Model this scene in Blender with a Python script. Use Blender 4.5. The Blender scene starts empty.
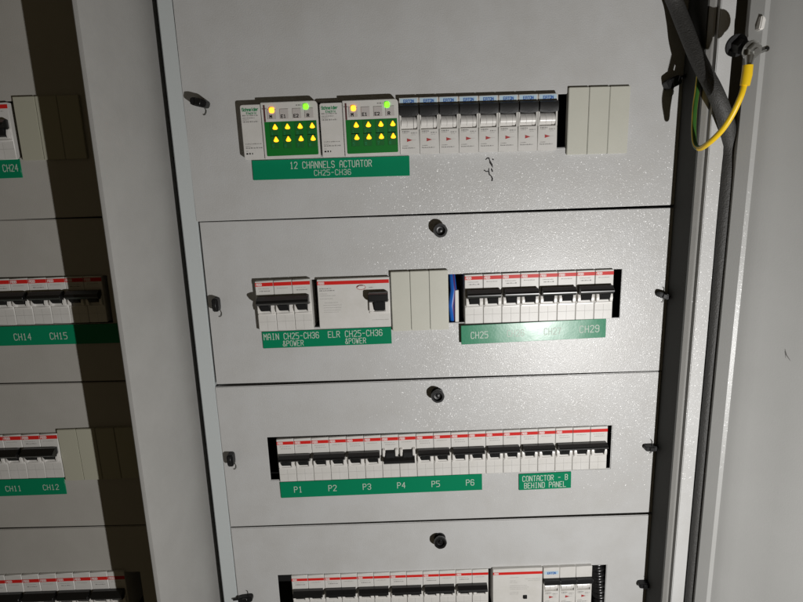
import bpy, bmesh, math, random
from mathutils import Vector, Matrix, Euler
random.seed(7)
SC = bpy.context.scene
COL = SC.collection

# ------------------------------------------------------------------ camera
F, CX, CY, D = 580.0, 401.5, 301.0, 0.535
PITCH, ROLL = math.radians(12.66), math.radians(-1.75)
cam = bpy.data.objects.new('camera', bpy.data.cameras.new('camera'))
COL.objects.link(cam)
cam.data.sensor_width = 36.0
cam.data.lens = F / 803.0 * 36.0
cam.data.clip_start = 0.01
cam.data.clip_end = 50
RC = Euler((math.radians(90) - PITCH, 0, 0)).to_matrix() @ Matrix.Rotation(ROLL, 3, 'Z')
cam.matrix_world = Matrix.Translation((0, -D, 0)) @ RC.to_4x4()
SC.camera = cam

# ------------------------------------------------------------------ world and lamp
w = bpy.data.worlds.new('World'); SC.world = w; w.use_nodes = True
bg = w.node_tree.nodes['Background']
bg.inputs[0].default_value = (1.0, 0.80, 0.48, 1)
bg.inputs[1].default_value = 0.037
ld = bpy.data.lights.new('torch_light', 'SPOT')
ld.energy = 15.8; ld.color = (1.0, 0.985, 0.965); ld.shadow_soft_size = 0.0035
ld.spot_size = math.radians(150); ld.spot_blend = 0.8
lamp = bpy.data.objects.new('torch_light', ld); COL.objects.link(lamp)
lamp.location = (0.305, -0.60, -0.30)
lamp.rotation_euler = (Vector((0.10, 0, -0.26)) - lamp.location).to_track_quat('-Z', 'Y').to_euler()
SC.view_settings.view_transform = 'Standard'
SC.view_settings.look = 'None'
SC.view_settings.exposure = 0.0
SC.view_settings.gamma = 1.0

# ------------------------------------------------------------------ helpers
def at(px, py, p=0.0):
    """point at protrusion p (metres in front of the cover plane) seen at photo pixel"""
    d = RC @ Vector(((px - CX) / F, -(py - CY) / F, -1.0))
    t = (D - p) / d.y
    return Vector((d.x * t, -p, d.z * t))

def mat(name, col, rough=0.5, metal=0.0, bump=None, emit=None, spec=0.5, var=None, coat=0):
    m = bpy.data.materials.new(name); m.use_nodes = True
    nt = m.node_tree; b = nt.nodes['Principled BSDF']
    b.inputs['Base Color'].default_value = (*col, 1)
    b.inputs['Roughness'].default_value = rough
    b.inputs['Metallic'].default_value = metal
    b.inputs['Specular IOR Level'].default_value = spec
    b.inputs['Coat Weight'].default_value = coat
    if emit:
        b.inputs['Emission Color'].default_value = (*emit[0], 1)
        b.inputs['Emission Strength'].default_value = emit[1]
    tc = nt.nodes.new('ShaderNodeTexCoord')
    if bump:
        prev = None
        for sc_, st, dist in bump:
            n = nt.nodes.new('ShaderNodeTexNoise'); n.inputs['Scale'].default_value = sc_
            n.inputs['Detail'].default_value = 2
            nt.links.new(tc.outputs['Object'], n.inputs['Vector'])
            bp = nt.nodes.new('ShaderNodeBump'); bp.inputs['Strength'].default_value = st
            bp.inputs['Distance'].default_value = dist
            nt.links.new(n.outputs['Fac'], bp.inputs['Height'])
            if prev: nt.links.new(prev.outputs[0], bp.inputs['Normal'])
            prev = bp
        nt.links.new(prev.outputs[0], b.inputs['Normal'])
    if var:   # (scale, darker colour, low, high) large blotches of grime
        n = nt.nodes.new('ShaderNodeTexNoise'); n.inputs['Scale'].default_value = var[0]
        n.inputs['Detail'].default_value = 6; n.inputs['Roughness'].default_value = 0.65
        nt.links.new(tc.outputs['Object'], n.inputs['Vector'])
        r = nt.nodes.new('ShaderNodeValToRGB')
        r.color_ramp.elements[0].position = var[2]; r.color_ramp.elements[0].color = (*var[1], 1)
        r.color_ramp.elements[1].position = var[3]; r.color_ramp.elements[1].color = (*col, 1)
        nt.links.new(n.outputs['Fac'], r.inputs[0]); nt.links.new(r.outputs[0], b.inputs['Base Color'])
    return m

PAINT = mat('grey_powder_coat', (0.50, 0.50, 0.495), 0.36, bump=[(950, 0.35, 0.0005)],
            var=(18, (0.455, 0.45, 0.437), 0.33, 0.62))
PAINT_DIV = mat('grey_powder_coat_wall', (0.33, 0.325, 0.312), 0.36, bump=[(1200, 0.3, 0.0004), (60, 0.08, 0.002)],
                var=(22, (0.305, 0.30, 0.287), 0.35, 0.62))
PAINT_DOOR = mat('grey_powder_coat_door', (0.36, 0.36, 0.35), 0.36, bump=[(1100, 0.2, 0.0004), (18, 0.06, 0.004)],
                 var=(7, (0.335, 0.335, 0.325), 0.35, 0.65))
PAINT_LEFT = mat('grey_powder_coat_left', (0.40, 0.385, 0.355), 0.42, bump=[(1300, 0.3, 0.0004)],
                var=(16, (0.37, 0.355, 0.325), 0.35, 0.62))  # darker, warmer grey for the left cabinet covers
COVER = mat('ivory_blank_plastic', (0.52, 0.515, 0.45), 0.45, bump=[(900, 0.12, 0.0003)], var=(40, (0.49, 0.485, 0.42), 0.3, 0.7))
COVER_LEFT = mat('darker_ivory_plastic', (0.40, 0.39, 0.31), 0.5, bump=[(900, 0.12, 0.0003)])  # darker, yellower ivory for the left cabinet
WHITE = mat('white_breaker_plastic', (0.62, 0.605, 0.58), 0.42, bump=[(700, 0.10, 0.0003)], var=(60, (0.56, 0.545, 0.51), 0.3, 0.65))
BRIGHT = mat('white_gloss_plastic', (0.68, 0.66, 0.63), 0.3)
BLACK = mat('black_toggle_plastic', (0.006, 0.006, 0.0065), 0.30, spec=0.7)
BLACKM = mat('black_matt_plastic', (0.009, 0.009, 0.0095), 0.45, bump=[(600, 0.15, 0.0004)], spec=0.3)
DARK = mat('dark_interior', (0.006, 0.006, 0.006), 0.9)  # near-black carries the shade behind the slots in its colour
RED = mat('red_stripe', (0.58, 0.022, 0.018), 0.36, spec=0.15)
REDT = mat('red_mark', (0.36, 0.03, 0.03), 0.5)
GREEN = mat('green_engraved_laminate', (0.003, 0.20, 0.092), 0.26, spec=0.26, bump=[(500, 0.08, 0.0003), (25, 0.1, 0.003)])
GREENP = mat('green_device_panel', (0.004, 0.16, 0.02), 0.4)
GREENB = mat('green_device_square', (0.006, 0.12, 0.02), 0.45)
LOGOG = mat('green_print', (0.01, 0.22, 0.08), 0.5)
LOGOB = mat('blue_print', (0.02, 0.10, 0.36), 0.5)
BLUELBL = mat('pale_blue_print', (0.42, 0.56, 0.66), 0.5)
INK = mat('grey_print', (0.24, 0.23, 0.22), 0.6)
INKL = mat('faint_grey_print', (0.40, 0.39, 0.37), 0.6)
INKD = mat('black_ink', (0.008, 0.006, 0.006), 0.35)
LETTER = mat('white_engraving', (0.46, 0.53, 0.46), 0.5)
WTEXT = mat('white_print', (0.72, 0.60, 0.58), 0.5)
BUTTON = mat('grey_button', (0.46, 0.43, 0.41), 0.5)
LEDA = mat('amber_led', (1, 0.5, 0.05), 0.3, emit=((1.0, 0.36, 0.004), 2.1))
LEDO = mat('orange_led', (1, 0.5, 0.1), 0.3, emit=((1.0, 0.30, 0.01), 2.6))
LEDG = mat('green_led', (0.2, 1, 0.05), 0.3, emit=((0.20, 1.0, 0.02), 1.5))
MAROON = mat('maroon_plastic', (0.09, 0.03, 0.03), 0.4)
METAL = mat('zinc_steel', (0.5, 0.5, 0.48), 0.3, metal=1.0, bump=[(400, 0.2, 0.0004)])
WIRE = mat('dark_spring_steel', (0.10, 0.10, 0.09), 0.4, metal=0.6)
YELLOW = mat('yellow_wire', (0.80, 0.52, 0.01), 0.4, bump=[(300, 0.2, 0.0005)])
GREENW = mat('green_wire', (0.035, 0.12, 0.02), 0.4)
CABLE = mat('charcoal_braided_sleeve', (0.045, 0.044, 0.042), 0.6, bump=[(900, 0.8, 0.0008), (250, 0.4, 0.001)])
BLUEW = mat('blue_wire', (0.01, 0.12, 0.50), 0.35)
PURPLE = mat('violet_wire', (0.08, 0.03, 0.14), 0.4)
GASKET = mat('black_rubber_gasket', (0.01, 0.01, 0.01), 0.7)
SHADE_STRIP = mat('painted_shade_black', (0.035, 0.035, 0.032), 0.8)  # shade of the side wall's inner face, put into a near-black colour
CHAN = mat('dim_hinge_channel', (0.16, 0.155, 0.14), 0.6, bump=[(300, 0.2, 0.0005)])
FRAMEM = mat('pale_blue_grey_paint', (0.50, 0.53, 0.53), 0.36, bump=[(1100, 0.25, 0.0004)])

def sparkle(m, scale, k, weight, rough):
    """powder-coat grains: every small cell of the clear coat is tilted its own way"""
    nt = m.node_tree; b = nt.nodes['Principled BSDF']
    tc = nt.nodes.new('ShaderNodeTexCoord'); v = nt.nodes.new('ShaderNodeTexVoronoi')
    v.inputs['Scale'].default_value = scale
    nt.links.new(tc.outputs['Object'], v.inputs['Vector'])
    s1 = nt.nodes.new('ShaderNodeVectorMath'); s1.operation = 'SUBTRACT'; s1.inputs[1].default_value = (0.5, 0.5, 0.5)
    nt.links.new(v.outputs['Color'], s1.inputs[0])
    s2 = nt.nodes.new('ShaderNodeVectorMath'); s2.operation = 'SCALE'; s2.inputs['Scale'].default_value = k
    nt.links.new(s1.outputs[0], s2.inputs[0])
    g = nt.nodes.new('ShaderNodeNewGeometry')
    s3 = nt.nodes.new('ShaderNodeVectorMath'); s3.operation = 'ADD'
    nt.links.new(g.outputs['Normal'], s3.inputs[0]); nt.links.new(s2.outputs[0], s3.inputs[1])
    s4 = nt.nodes.new('ShaderNodeVectorMath'); s4.operation = 'NORMALIZE'; nt.links.new(s3.outputs[0], s4.inputs[0])
    b.inputs['Coat Weight'].default_value = weight; b.inputs['Coat Roughness'].default_value = rough
    nt.links.new(s4.outputs[0], b.inputs['Coat Normal'])

class MB:
    def __init__(s): s.v = []; s.f = []; s.m = []; s.mats = []
    def mi(s, m):
        if m not in s.mats: s.mats.append(m)
        return s.mats.index(m)
    def add(s, vs, fs, m):
        o = len(s.v); s.v += [tuple(v) for v in vs]; k = s.mi(m)
        for f in fs: s.f.append([o + i for i in f]); s.m.append(k)
    def box(s, x0, x1, y0, y1, z0, z1, m, bev=0.0, seg=1):
        bm = bmesh.new()
        bmesh.ops.create_cube(bm, size=1)
        for v in bm.verts:
            v.co = Vector(((x0 + x1) / 2 + v.co.x * (x1 - x0), (y0 + y1) / 2 + v.co.y * (y1 - y0), (z0 + z1) / 2 + v.co.z * (z1 - z0)))
        if bev: bmesh.ops.bevel(bm, geom=bm.edges[:], offset=bev, segments=seg, affect='EDGES', clamp_overlap=True)
        s.bm(bm, m)
    def bm(s, bm, m):
        bm.verts.index_update()
        s.add([v.co[:] for v in bm.verts], [[v.index for v in f.verts] for f in bm.faces], m); bm.free()
    def prism(s, prof, axis, a, b, m, bev=0.0, seg=2, taper=0.0):
        """closed profile swept along an axis. axis 'x': prof=(y,z); 'z': prof=(x,y); 'y': prof=(x,z)"""
        bm = bmesh.new()
        def P(c, t):
            if axis == 'x': return (t, c[0], c[1])
            if axis == 'z': return (c[0], c[1], t)
            return (c[0], t, c[1])
        A = [bm.verts.new(P(c, a)) for c in prof]; B = [bm.verts.new(P(c, b)) for c in prof]
        n = len(prof)
        bm.faces.new(A); bm.faces.new(B[::-1])
        for i in range(n): bm.faces.new((A[i], B[i], B[(i + 1) % n], A[(i + 1) % n]))
        bmesh.ops.recalc_face_normals(bm, faces=bm.faces[:])
        if bev: bmesh.ops.bevel(bm, geom=bm.edges[:], offset=bev, segments=seg, affect='EDGES', clamp_overlap=True)
        s.bm(bm, m)
    def tube(s, pts, r, m, n=10, m2=None, half=None, phase=0.0, caps=True):
        pts = [Vector(p) for p in pts]; N = len(pts)
        rs = r if isinstance(r, list) else [r] * N
        t0 = (pts[1] - pts[0]).normalized()
        up = t0.orthogonal().normalized()
        base = len(s.v)
        for i in range(N):
            t = (pts[min(i + 1, N - 1)] - pts[max(i - 1, 0)]).normalized()
            up = (up - t * up.dot(t)).normalized(); sd = t.cross(up)
            for k in range(n):
                a = 2 * math.pi * k / n + phase
                s.v.append(tuple(pts[i] + (up * math.cos(a) + sd * math.sin(a)) * rs[i]))
        k1 = s.mi(m); k2 = s.mi(m2) if m2 else k1
        for i in range(N - 1):
            for k in range(n):
                s.f.append([base + i * n + k, base + i * n + (k + 1) % n, base + (i + 1) * n + (k + 1) % n, base + (i + 1) * n + k])
                s.m.append(k2 if (m2 and half(k)) else k1)
        if caps:
            s.f.append([base + k for k in range(n)][::-1]); s.m.append(k1)
            s.f.append([base + (N - 1) * n + k for k in range(n)]); s.m.append(k1)
    def cyl(s, c, r, y0, y1, m, n=24, r2=None):
        """cylinder along y, c=(x,z)"""
        r2 = r if r2 is None else r2
        A = [(c[0] + r * math.cos(2 * math.pi * k / n), y0, c[1] + r * math.sin(2 * math.pi * k / n)) for k in range(n)]
        B = [(c[0] + r2 * math.cos(2 * math.pi * k / n), y1, c[1] + r2 * math.sin(2 * math.pi * k / n)) for k in range(n)]
        fs = [[k, (k + 1) % n, n + (k + 1) % n, n + k] for k in range(n)] + [list(range(n))[::-1], list(range(n, 2 * n))]
        s.add(A + B, fs, m)
    def rect(s, x0, x1, z0, z1, y, m):
        s.add([(x0, y, z0), (x1, y, z0), (x1, y, z1), (x0, y, z1)], [[0, 1, 2, 3]], m)
    def mesh(s, name, smooth=False):
        me = bpy.data.meshes.new(name); me.from_pydata(s.v, [], s.f)
        for m in s.mats: me.materials.append(m)
        me.polygons.foreach_set('material_index', s.m)
        if smooth:
            me.polygons.foreach_set('use_smooth', [True] * len(me.polygons))
            me.update()
            try: me.set_sharp_from_angle(angle=math.radians(38))
            except Exception: pass
        me.update()
        return me
    def build(s, name, parent=None, smooth=True):
        o = bpy.data.objects.new(name, s.mesh(name, smooth)); COL.objects.link(o)
        if parent: o.parent = parent
        return o

def empty(name, loc=(0, 0, 0), ry=0.0):
    o = bpy.data.objects.new(name, None); COL.objects.link(o)
    o.empty_display_size = 0.01
    o.location = loc; o.rotation_euler = (0, ry, 0); return o
def tag(o, label, cat, group=None):
    o['label'] = label; o['category'] = cat
    if group: o['group'] = group
    return o
def copy_tree(o, parent=None):
    c = o.copy(); COL.objects.link(c)
    if parent: c.parent = parent
    for ch in list(o.children): copy_tree(ch, c)
    return c

# stroke font on a 4 x 6 cell
G = {
 'A': [[(0,0),(0,4),(1,6),(3,6),(4,4),(4,0)],[(0,2.5),(4,2.5)]],
 'B': [[(0,0),(0,6),(3,6),(4,5),(4,4),(3,3),(4,2),(4,1),(3,0),(0,0)],[(0,3),(3,3)]],
 'C': [[(4,5),(3,6),(1,6),(0,5),(0,1),(1,0),(3,0),(4,1)]],
 'D': [[(0,0),(0,6),(3,6),(4,5),(4,1),(3,0),(0,0)]],
 'E': [[(4,6),(0,6),(0,0),(4,0)],[(0,3),(3,3)]],
 'F': [[(4,6),(0,6),(0,0)],[(0,3),(3,3)]],
 'G': [[(4,5),(3,6),(1,6),(0,5),(0,1),(1,0),(3,0),(4,1),(4,3),(2,3)]],
 'H': [[(0,0),(0,6)],[(4,0),(4,6)],[(0,3),(4,3)]],
 'I': [[(1,0),(3,0)],[(2,0),(2,6)],[(1,6),(3,6)]],
 'K': [[(0,0),(0,6)],[(4,6),(0,3),(4,0)]],
 'L': [[(0,6),(0,0),(4,0)]],
 'M': [[(0,0),(0,6),(2,3),(4,6),(4,0)]],
 'N': [[(0,0),(0,6),(4,0),(4,6)]],
 'O': [[(1,0),(0,1),(0,5),(1,6),(3,6),(4,5),(4,1),(3,0),(1,0)]],
 'P': [[(0,0),(0,6),(3,6),(4,5),(4,4),(3,3),(0,3)]],
 'R': [[(0,0),(0,6),(3,6),(4,5),(4,4),(3,3),(0,3)],[(2,3),(4,0)]],
 'S': [[(4,5),(3,6),(1,6),(0,5),(0,4),(1,3),(3,3),(4,2),(4,1),(3,0),(1,0),(0,1)]],
 'T': [[(0,6),(4,6)],[(2,6),(2,0)]],
 'U': [[(0,6),(0,1),(1,0),(3,0),(4,1),(4,6)]],
 'V': [[(0,6),(2,0),(4,6)]],
 'W': [[(0,6),(1,0),(2,4),(3,0),(4,6)]],
 '1': [[(1,5),(2,6),(2,0)],[(1,0),(3,0)]],
 '2': [[(0,5),(1,6),(3,6),(4,5),(4,4),(0,0),(4,0)]],
 '3': [[(0,5),(1,6),(3,6),(4,5),(4,4),(3,3),(1.5,3)],[(3,3),(4,2),(4,1),(3,0),(1,0),(0,1)]],
 '4': [[(3,0),(3,6),(0,2),(4,2)]],
 '5': [[(4,6),(0,6),(0,3.5),(3,3.5),(4,2.5),(4,1),(3,0),(0,0)]],
 '6': [[(4,5),(3,6),(1,6),(0,5),(0,1),(1,0),(3,0),(4,1),(4,2.5),(3,3.3),(0,3.3)]],
 '7': [[(0,6),(4,6),(1.5,0)]],
 '8': [[(1,3),(0,4),(0,5),(1,6),(3,6),(4,5),(4,4),(3,3),(1,3),(0,2),(0,1),(1,0),(3,0),(4,1),(4,2),(3,3)]],
 '9': [[(0,1),(1,0),(3,0),(4,1),(4,5),(3,6),(1,6),(0,5),(0,3.7),(1,3),(4,3)]],
 '0': [[(1,0),(0,1),(0,5),(1,6),(3,6),(4,5),(4,1),(3,0),(1,0)]],
 '-': [[(0.5,3),(3.5,3)]], ' ': [],
 '&': [[(4,0),(1,4.5),(1,5.5),(2,6),(3,5.5),(3,4.5),(0,2),(0,1),(1,0),(2.5,0),(4,2)]],
 'c': [[(3.6,3.3),(2.8,4),(1,4),(0.2,3),(0.2,1),(1,0),(2.8,0),(3.6,0.7)]],
 'h': [[(0.3,0),(0.3,6)],[(0.3,3),(1.3,4),(2.8,4),(3.6,3),(3.6,0)]],
 'n': [[(0.3,0),(0.3,4)],[(0.3,3),(1.3,4),(2.8,4),(3.6,3),(3.6,0)]],
 'e': [[(0.3,2),(3.6,2),(3.6,3),(2.8,4),(1,4),(0.3,3),(0.3,1),(1,0),(3.3,0)]],
 'i': [[(2,0),(2,4)],[(2,5.3),(2,6)]],
 'd': [[(3.6,6),(3.6,0),(1,0),(0.2,1),(0.2,3),(1,4),(3.6,4)]],
 'r': [[(0.6,0),(0.6,4)],[(0.6,2.8),(1.8,4),(3.4,4)]],
 'l': [[(2,0),(2,6)]],
 't': [[(1.6,6),(1.6,0.8),(2.4,0),(3.4,0)],[(0.5,4),(3.2,4)]],
}
def text(mb, s, x, z, h, y, m, th=0.16, adv=1.45, wx=1.0, center=False, slant=0.0):
    """stroke lettering lying on the plane y; x,z lower left; h cap height"""
    u = h / 6.0; cw = 4 * u * wx; step = cw * adv
    if center: x -= (step * (len(s) - 1) + cw) / 2
    t = th * h / 2
    k = 0
    for ch in s:
        for pl in G.get(ch, []):
            pts = [Vector((x + p[0] * u * wx + slant * p[1] * u, 0, z + p[1] * u)) for p in pl]
            for a, b in zip(pts[:-1], pts[1:]):
                d = (b - a).normalized(); n = Vector((-d.z, 0, d.x)) * t
                a2, b2 = a - d * t * 0.8, b + d * t * 0.8
                k += 1
                yy = y - 0.000002 * (k % 7)
                q = [a2 + n, a2 - n, b2 - n, b2 + n]
                mb.add([(p.x, yy, p.z) for p in q], [[0, 1, 2, 3]], m)
        x += step
def scribble(mb, x0, x1, z, h, y, m, seed=0):
    """unreadably small print: a run of short dashes"""
    r = random.Random(seed); x = x0
    while x < x1:
        l = r.uniform(0.4, 1.6) * h
        mb.rect(x, min(x + l, x1), z, z + h * r.uniform(0.65, 1.0), y, m); x += l + h * r.uniform(0.25, 0.7)

sparkle(PAINT, 2200, 0.46, 0.17, 0.20); sparkle(PAINT_DOOR, 1500, 0.4, 0.10, 0.2); sparkle(PAINT_DIV, 1500, 0.5, 0.15, 0.2)

class Row:
    """local frame of a row of devices: left-bottom and right-bottom pixels on the face at protrusion p"""
    def __init__(s, lb, rb, lt, p, n=None, rt=None):
        s.p = p
        s.o = at(*lb, p); r = at(*rb, p); t = at(*lt, p)
        d = r - s.o; s.len = math.hypot(d.x, d.z); s.ang = math.atan2(d.z, d.x)
        s.h = (t - s.o).length
        if rt: s.h = (s.h + (at(*rt, p) - r).length) / 2
        s.n = n; s.pitch = s.len / n if n else None
        s.ux = Vector((math.cos(s.ang), 0, math.sin(s.ang))); s.uz = Vector((-math.sin(s.ang), 0, math.cos(s.ang)))
    def place(s, o, x, z=0.0):
        v = s.o + s.ux * x + s.uz * z
        o.location = (v.x, 0, v.z); o.rotation_euler = (0, -s.ang, 0)
        return o
    def loc(s, px, py, p=None):
        v = at(px, py, s.p if p is None else p) - s.o
        return v.dot(s.ux), v.dot(s.uz)

# ------------------------------------------------------------------ the setting behind
mb = MB(); mb.box(-0.9, 0.9, 0.13, 0.14, -1.1, 0.7, DARK); o = mb.build('back_wall', smooth=False)
o['kind'] = 'structure'

ZT, ZB = 0.42, -0.85
# ------------------------------------------------------------------ cabinet body, right-hand (main) cabinet
cabinet = empty('electrical_cabinet', (0, 0.12, ZB))
tag(cabinet, 'tall grey steel distribution cabinet with its door swung open at the right', 'cabinet')
def cpart(name, mb, parent=cabinet, smooth=True):
    o = mb.build(name, parent, smooth)
    o.matrix_parent_inverse = Matrix.Translation(-parent.matrix_world.translation) if False else Matrix()
    if parent is cabinet: o.location = (0, -0.12, -ZB)
    return o
def xa(px, py, p): return at(px, py, p).x
# frame strip to the left of the cover panels
fl0, fl1 = xa(209.2 - 16.2, 300, 0), xa(206.4, 300, 0)
mb = MB()
mb.prism([(xa(190.0, 300, 0), 0.0), (xa(205.6, 300, 0), 0.0), (xa(205.6, 300, 0), 0.03), (xa(190.0, 300, 0), 0.03)], 'z', ZB, ZT, FRAMEM, 0.0008)
cpart('frame_strip', mb)
# tall partition on the left, leaning outward, with a rolled front edge
Pw = 0.082
xe = xa(113.3, 300, Pw)             # visible outer edge of the front lip
xf = xa(120.5, 300, Pw - 0.001)       # fold
xb = xa(184, 300, -0.004)
prof = [(xb, 0.004), (xf + 0.0008, -Pw + 0.004), (xf - 0.0012, -Pw + 0.0004), (xf - 0.003, -Pw), (xe + 0.001, -Pw), (xe, -Pw + 0.001),
        (xe, -Pw + 0.016), (xe + 0.002, -Pw + 0.016), (xb - 0.012, 0.004), (xb - 0.012, 0.06), (xb, 0.06)]
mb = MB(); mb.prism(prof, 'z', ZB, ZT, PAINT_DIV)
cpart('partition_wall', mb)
# right-hand side wall: inner face turned away from the light, then lip, gasket groove, flange
Y = 300
x1 = xa(687.5, Y, 0.036)
mb = MB()
xs1, xs2 = xa(691.0, Y, 0.036), xa(692.6, Y, 0.037)
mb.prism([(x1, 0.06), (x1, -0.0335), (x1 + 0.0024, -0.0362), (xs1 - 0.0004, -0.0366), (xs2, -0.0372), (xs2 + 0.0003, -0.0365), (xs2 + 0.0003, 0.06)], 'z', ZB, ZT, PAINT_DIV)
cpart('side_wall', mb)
mb = MB(); mb.prism([(xs2 + 0.0006, 0.05), (xs2 + 0.0006, -0.026), (xa(697, Y, 0.026), -0.026), (xa(697, Y, 0.026), 0.05)], 'z', ZB, ZT, GASKET)
cpart('gasket', mb)
f0, f1 = xa(696.3, Y, 0.041), xa(710.5, Y, 0.041)
mb = MB(); mb.prism([(f0, 0.02), (f0, -0.041), (f1, -0.041), (f1, 0.02)], 'z', ZB, ZT, PAINT, 0.0006)
cpart('hinge_flange', mb)
mb = MB(); mb.prism([(f1 + 0.0005, 0.02), (f1 + 0.0005, -0.004), (f1 + 0.05, -0.004), (f1 + 0.05, 0.02)], 'z', ZB, ZT, CHAN)
cpart('hinge_channel', mb)
mb = MB(); mb.box(x1 - 0.0012, x1 - 0.0001, -0.0332, 0.03, ZB, ZT, SHADE_STRIP); cpart('shade_strip', mb)  # added dark sheet, paints the shade on the wall's inner face
# door
dr0, dr1 = (xa(723, Y, 0.052), -0.052), (xa(736.0, Y, 0.060), -0.060)
q = [dr0, dr1, (xa(740.6, Y, 0.0606), -0.0606), (xa(744, Y, 0.0625), -0.0625), (xa(752, Y, 0.0672), -0.0672),
     (xa(764, Y, 0.072), -0.072), (xa(800, Y, 0.090), -0.090), (xa(900, Y, 0.140), -0.140)]
prof = q + [(q[-1][0], q[-1][1] + 0.02), (xa(764, Y, 0.072), -0.046), (dr0[0] + 0.001, -0.046)]
mb = MB(); mb.prism(prof, 'z', ZB, ZT, PAINT_DOOR)
door = cpart('door', mb)
mb = MB()
c = at(758.5, 24, 0.056)
bm_pts = [(c.x - 0.0022, c.z - 0.005), (c.x + 0.0016, c.z - 0.005), (c.x + 0.0026, c.z + 0.003), (c.x - 0.0008, c.z + 0.0055)]
mb.prism(bm_pts, 'y', -0.0615, -0.055, BRIGHT, 0.0008)
s_ = mb.build('hole_plug', door)
# scuffs on the door and the partition
def on_line(px, py, A_, B_):
    lo, hi = 0.0, 0.2
    for _ in range(40):
        m_ = (lo + hi) / 2; v = at(px, py, m_)
        y = A_[1] + (B_[1] - A_[1]) * (v.x - A_[0]) / (B_[0] - A_[0])
        if v.y > y: lo = m_
        else: hi = m_
    return at(px, py, (lo + hi) / 2 + 0.00012)
SCUFF = mat('rubbed_grey_scuff', (0.11, 0.105, 0.10), 0.7)
mb = MB()
for pts in ([(785, 349), (786.5, 355), (790.5, 361)], [(784.8, 351), (785.8, 358)]):
    mb.tube([on_line(x_, y_, q[5], q[6]) for x_, y_ in pts], [0.00008] + [0.0004] * (len(pts) - 2) + [0.0001], SCUFF, 6)
mb.build('scuff_mark', door)
# ------------------------------------------------------------------ cover panels
def panel_mesh(corners, slots, t=0.0015, paint=PAINT, flange=0.012):
    """corners: LT, RT, RB, LB as (x,z); slots: list of (x0,x1,z0,z1) in panel uv metres (local frame at LB)"""
    LT, RT, RB, LB = [Vector(c) for c in corners]
    ux = (RT - LT).normalized(); uz = Vector((-ux.y, ux.x))
    LB = LT - uz * ((LT - LB).length + (RT - RB).length) / 2; RB = LB + ux * (RB - LB).length
    W = (RB - LB).length; Hh = ((LT - LB).length + (RT - RB).length) / 2
    def loc(px, py):
        v = at(px, py, 0); d = Vector((v.x, v.z)) - LB
        return d.dot(ux), d.dot(uz)
    rects = []
    for s in slots:
        pts = [loc(*q) for q in s]
        x0 = (pts[0][0] + pts[3][0]) / 2; x1 = (pts[1][0] + pts[2][0]) / 2
        z1 = (pts[0][1] + pts[1][1]) / 2; z0 = (pts[2][1] + pts[3][1]) / 2
        rects.append((x0, x1, z0, z1))
    xs = sorted({0, W} | {r[0] for r in rects} | {r[1] for r in rects})
    zs = sorted({0, Hh} | {r[2] for r in rects} | {r[3] for r in rects})
    xs = [x for x in xs if 0 <= x <= W]; zs = [z for z in zs if 0 <= z <= Hh]
    bm = bmesh.new(); vv = {}
    def V(i, j, y):
        k = (i, j, y)
        if k not in vv: vv[k] = bm.verts.new((xs[i], y, zs[j]))
        return vv[k]
    def solid(i, j):
        if i < 0 or j < 0 or i >= len(xs) - 1 or j >= len(zs) - 1: return False
        cx, cz = (xs[i] + xs[i + 1]) / 2, (zs[j] + zs[j + 1]) / 2
        return not any(r[0] < cx < r[1] and r[2] < cz < r[3] for r in rects)
    for i in range(len(xs) - 1):
        for j in range(len(zs) - 1):
            if not solid(i, j): continue
            bm.faces.new((V(i, j, 0), V(i + 1, j, 0), V(i + 1, j + 1, 0), V(i, j + 1, 0)))
            bm.faces.new((V(i, j, t), V(i, j + 1, t), V(i + 1, j + 1, t), V(i + 1, j, t)))
            if not solid(i - 1, j): bm.faces.new((V(i, j, 0), V(i, j + 1, 0), V(i, j + 1, t), V(i, j, t)))
            if not solid(i + 1, j): bm.faces.new((V(i + 1, j, 0), V(i + 1, j, t), V(i + 1, j + 1, t), V(i + 1, j + 1, 0)))
            if not solid(i, j - 1): bm.faces.new((V(i, j, 0), V(i, j, t), V(i + 1, j, t), V(i + 1, j, 0)))
            if not solid(i, j + 1): bm.faces.new((V(i, j + 1, 0), V(i + 1, j + 1, 0), V(i + 1, j + 1, t), V(i, j + 1, t)))
    bmesh.ops.recalc_face_normals(bm, faces=bm.faces[:])
    # round the outer front edges (folded sheet)
    eps = 1e-6
    ed = []
    for e in bm.edges:
        a, b = e.verts[0].co, e.verts[1].co
        if abs(a.y) < eps and abs(b.y) < eps:
            fs = e.link_faces
            if len(fs) == 2 and abs(fs[0].normal.dot(fs[1].normal)) < 0.5: ed.append(e)
    bmesh.ops.bevel(bm, geom=ed, offset=0.0007, segments=2, affect='EDGES', clamp_overlap=True)
    mb = MB(); mb.bm(bm, paint)
    # return flanges behind the edges, set in slightly
    g = 0.0003
    mb.box(g, 0.0016, t * 0.5, flange, g, Hh - g, paint)
    mb.box(W - 0.0016, W - g, t * 0.5, flange, g, Hh - g, paint)
    mb.box(0.002, W - 0.002, t * 0.6, flange, Hh - 0.0016, Hh - g, paint)
    mb.box(0.002, W - 0.002, t * 0.6, flange, g + 0.001, 0.0026, paint)
    return mb, LB, ux, loc

def xz(px, py, p=0): v = at(px, py, p); return (v.x, v.z)
def cover_panel(c4, slots, label, group, paint=PAINT):
    mb, LB, ux, loc = panel_mesh([xz(*q) for q in c4], slots, paint=paint)
    root = empty('cover_panel', (LB.x, 0, LB.y), -math.atan2(ux.y, ux.x))
    tag(root, label, 'cover panel', group)
    mb.build('panel_sheet', root, smooth=False)
    return root, loc

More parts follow.
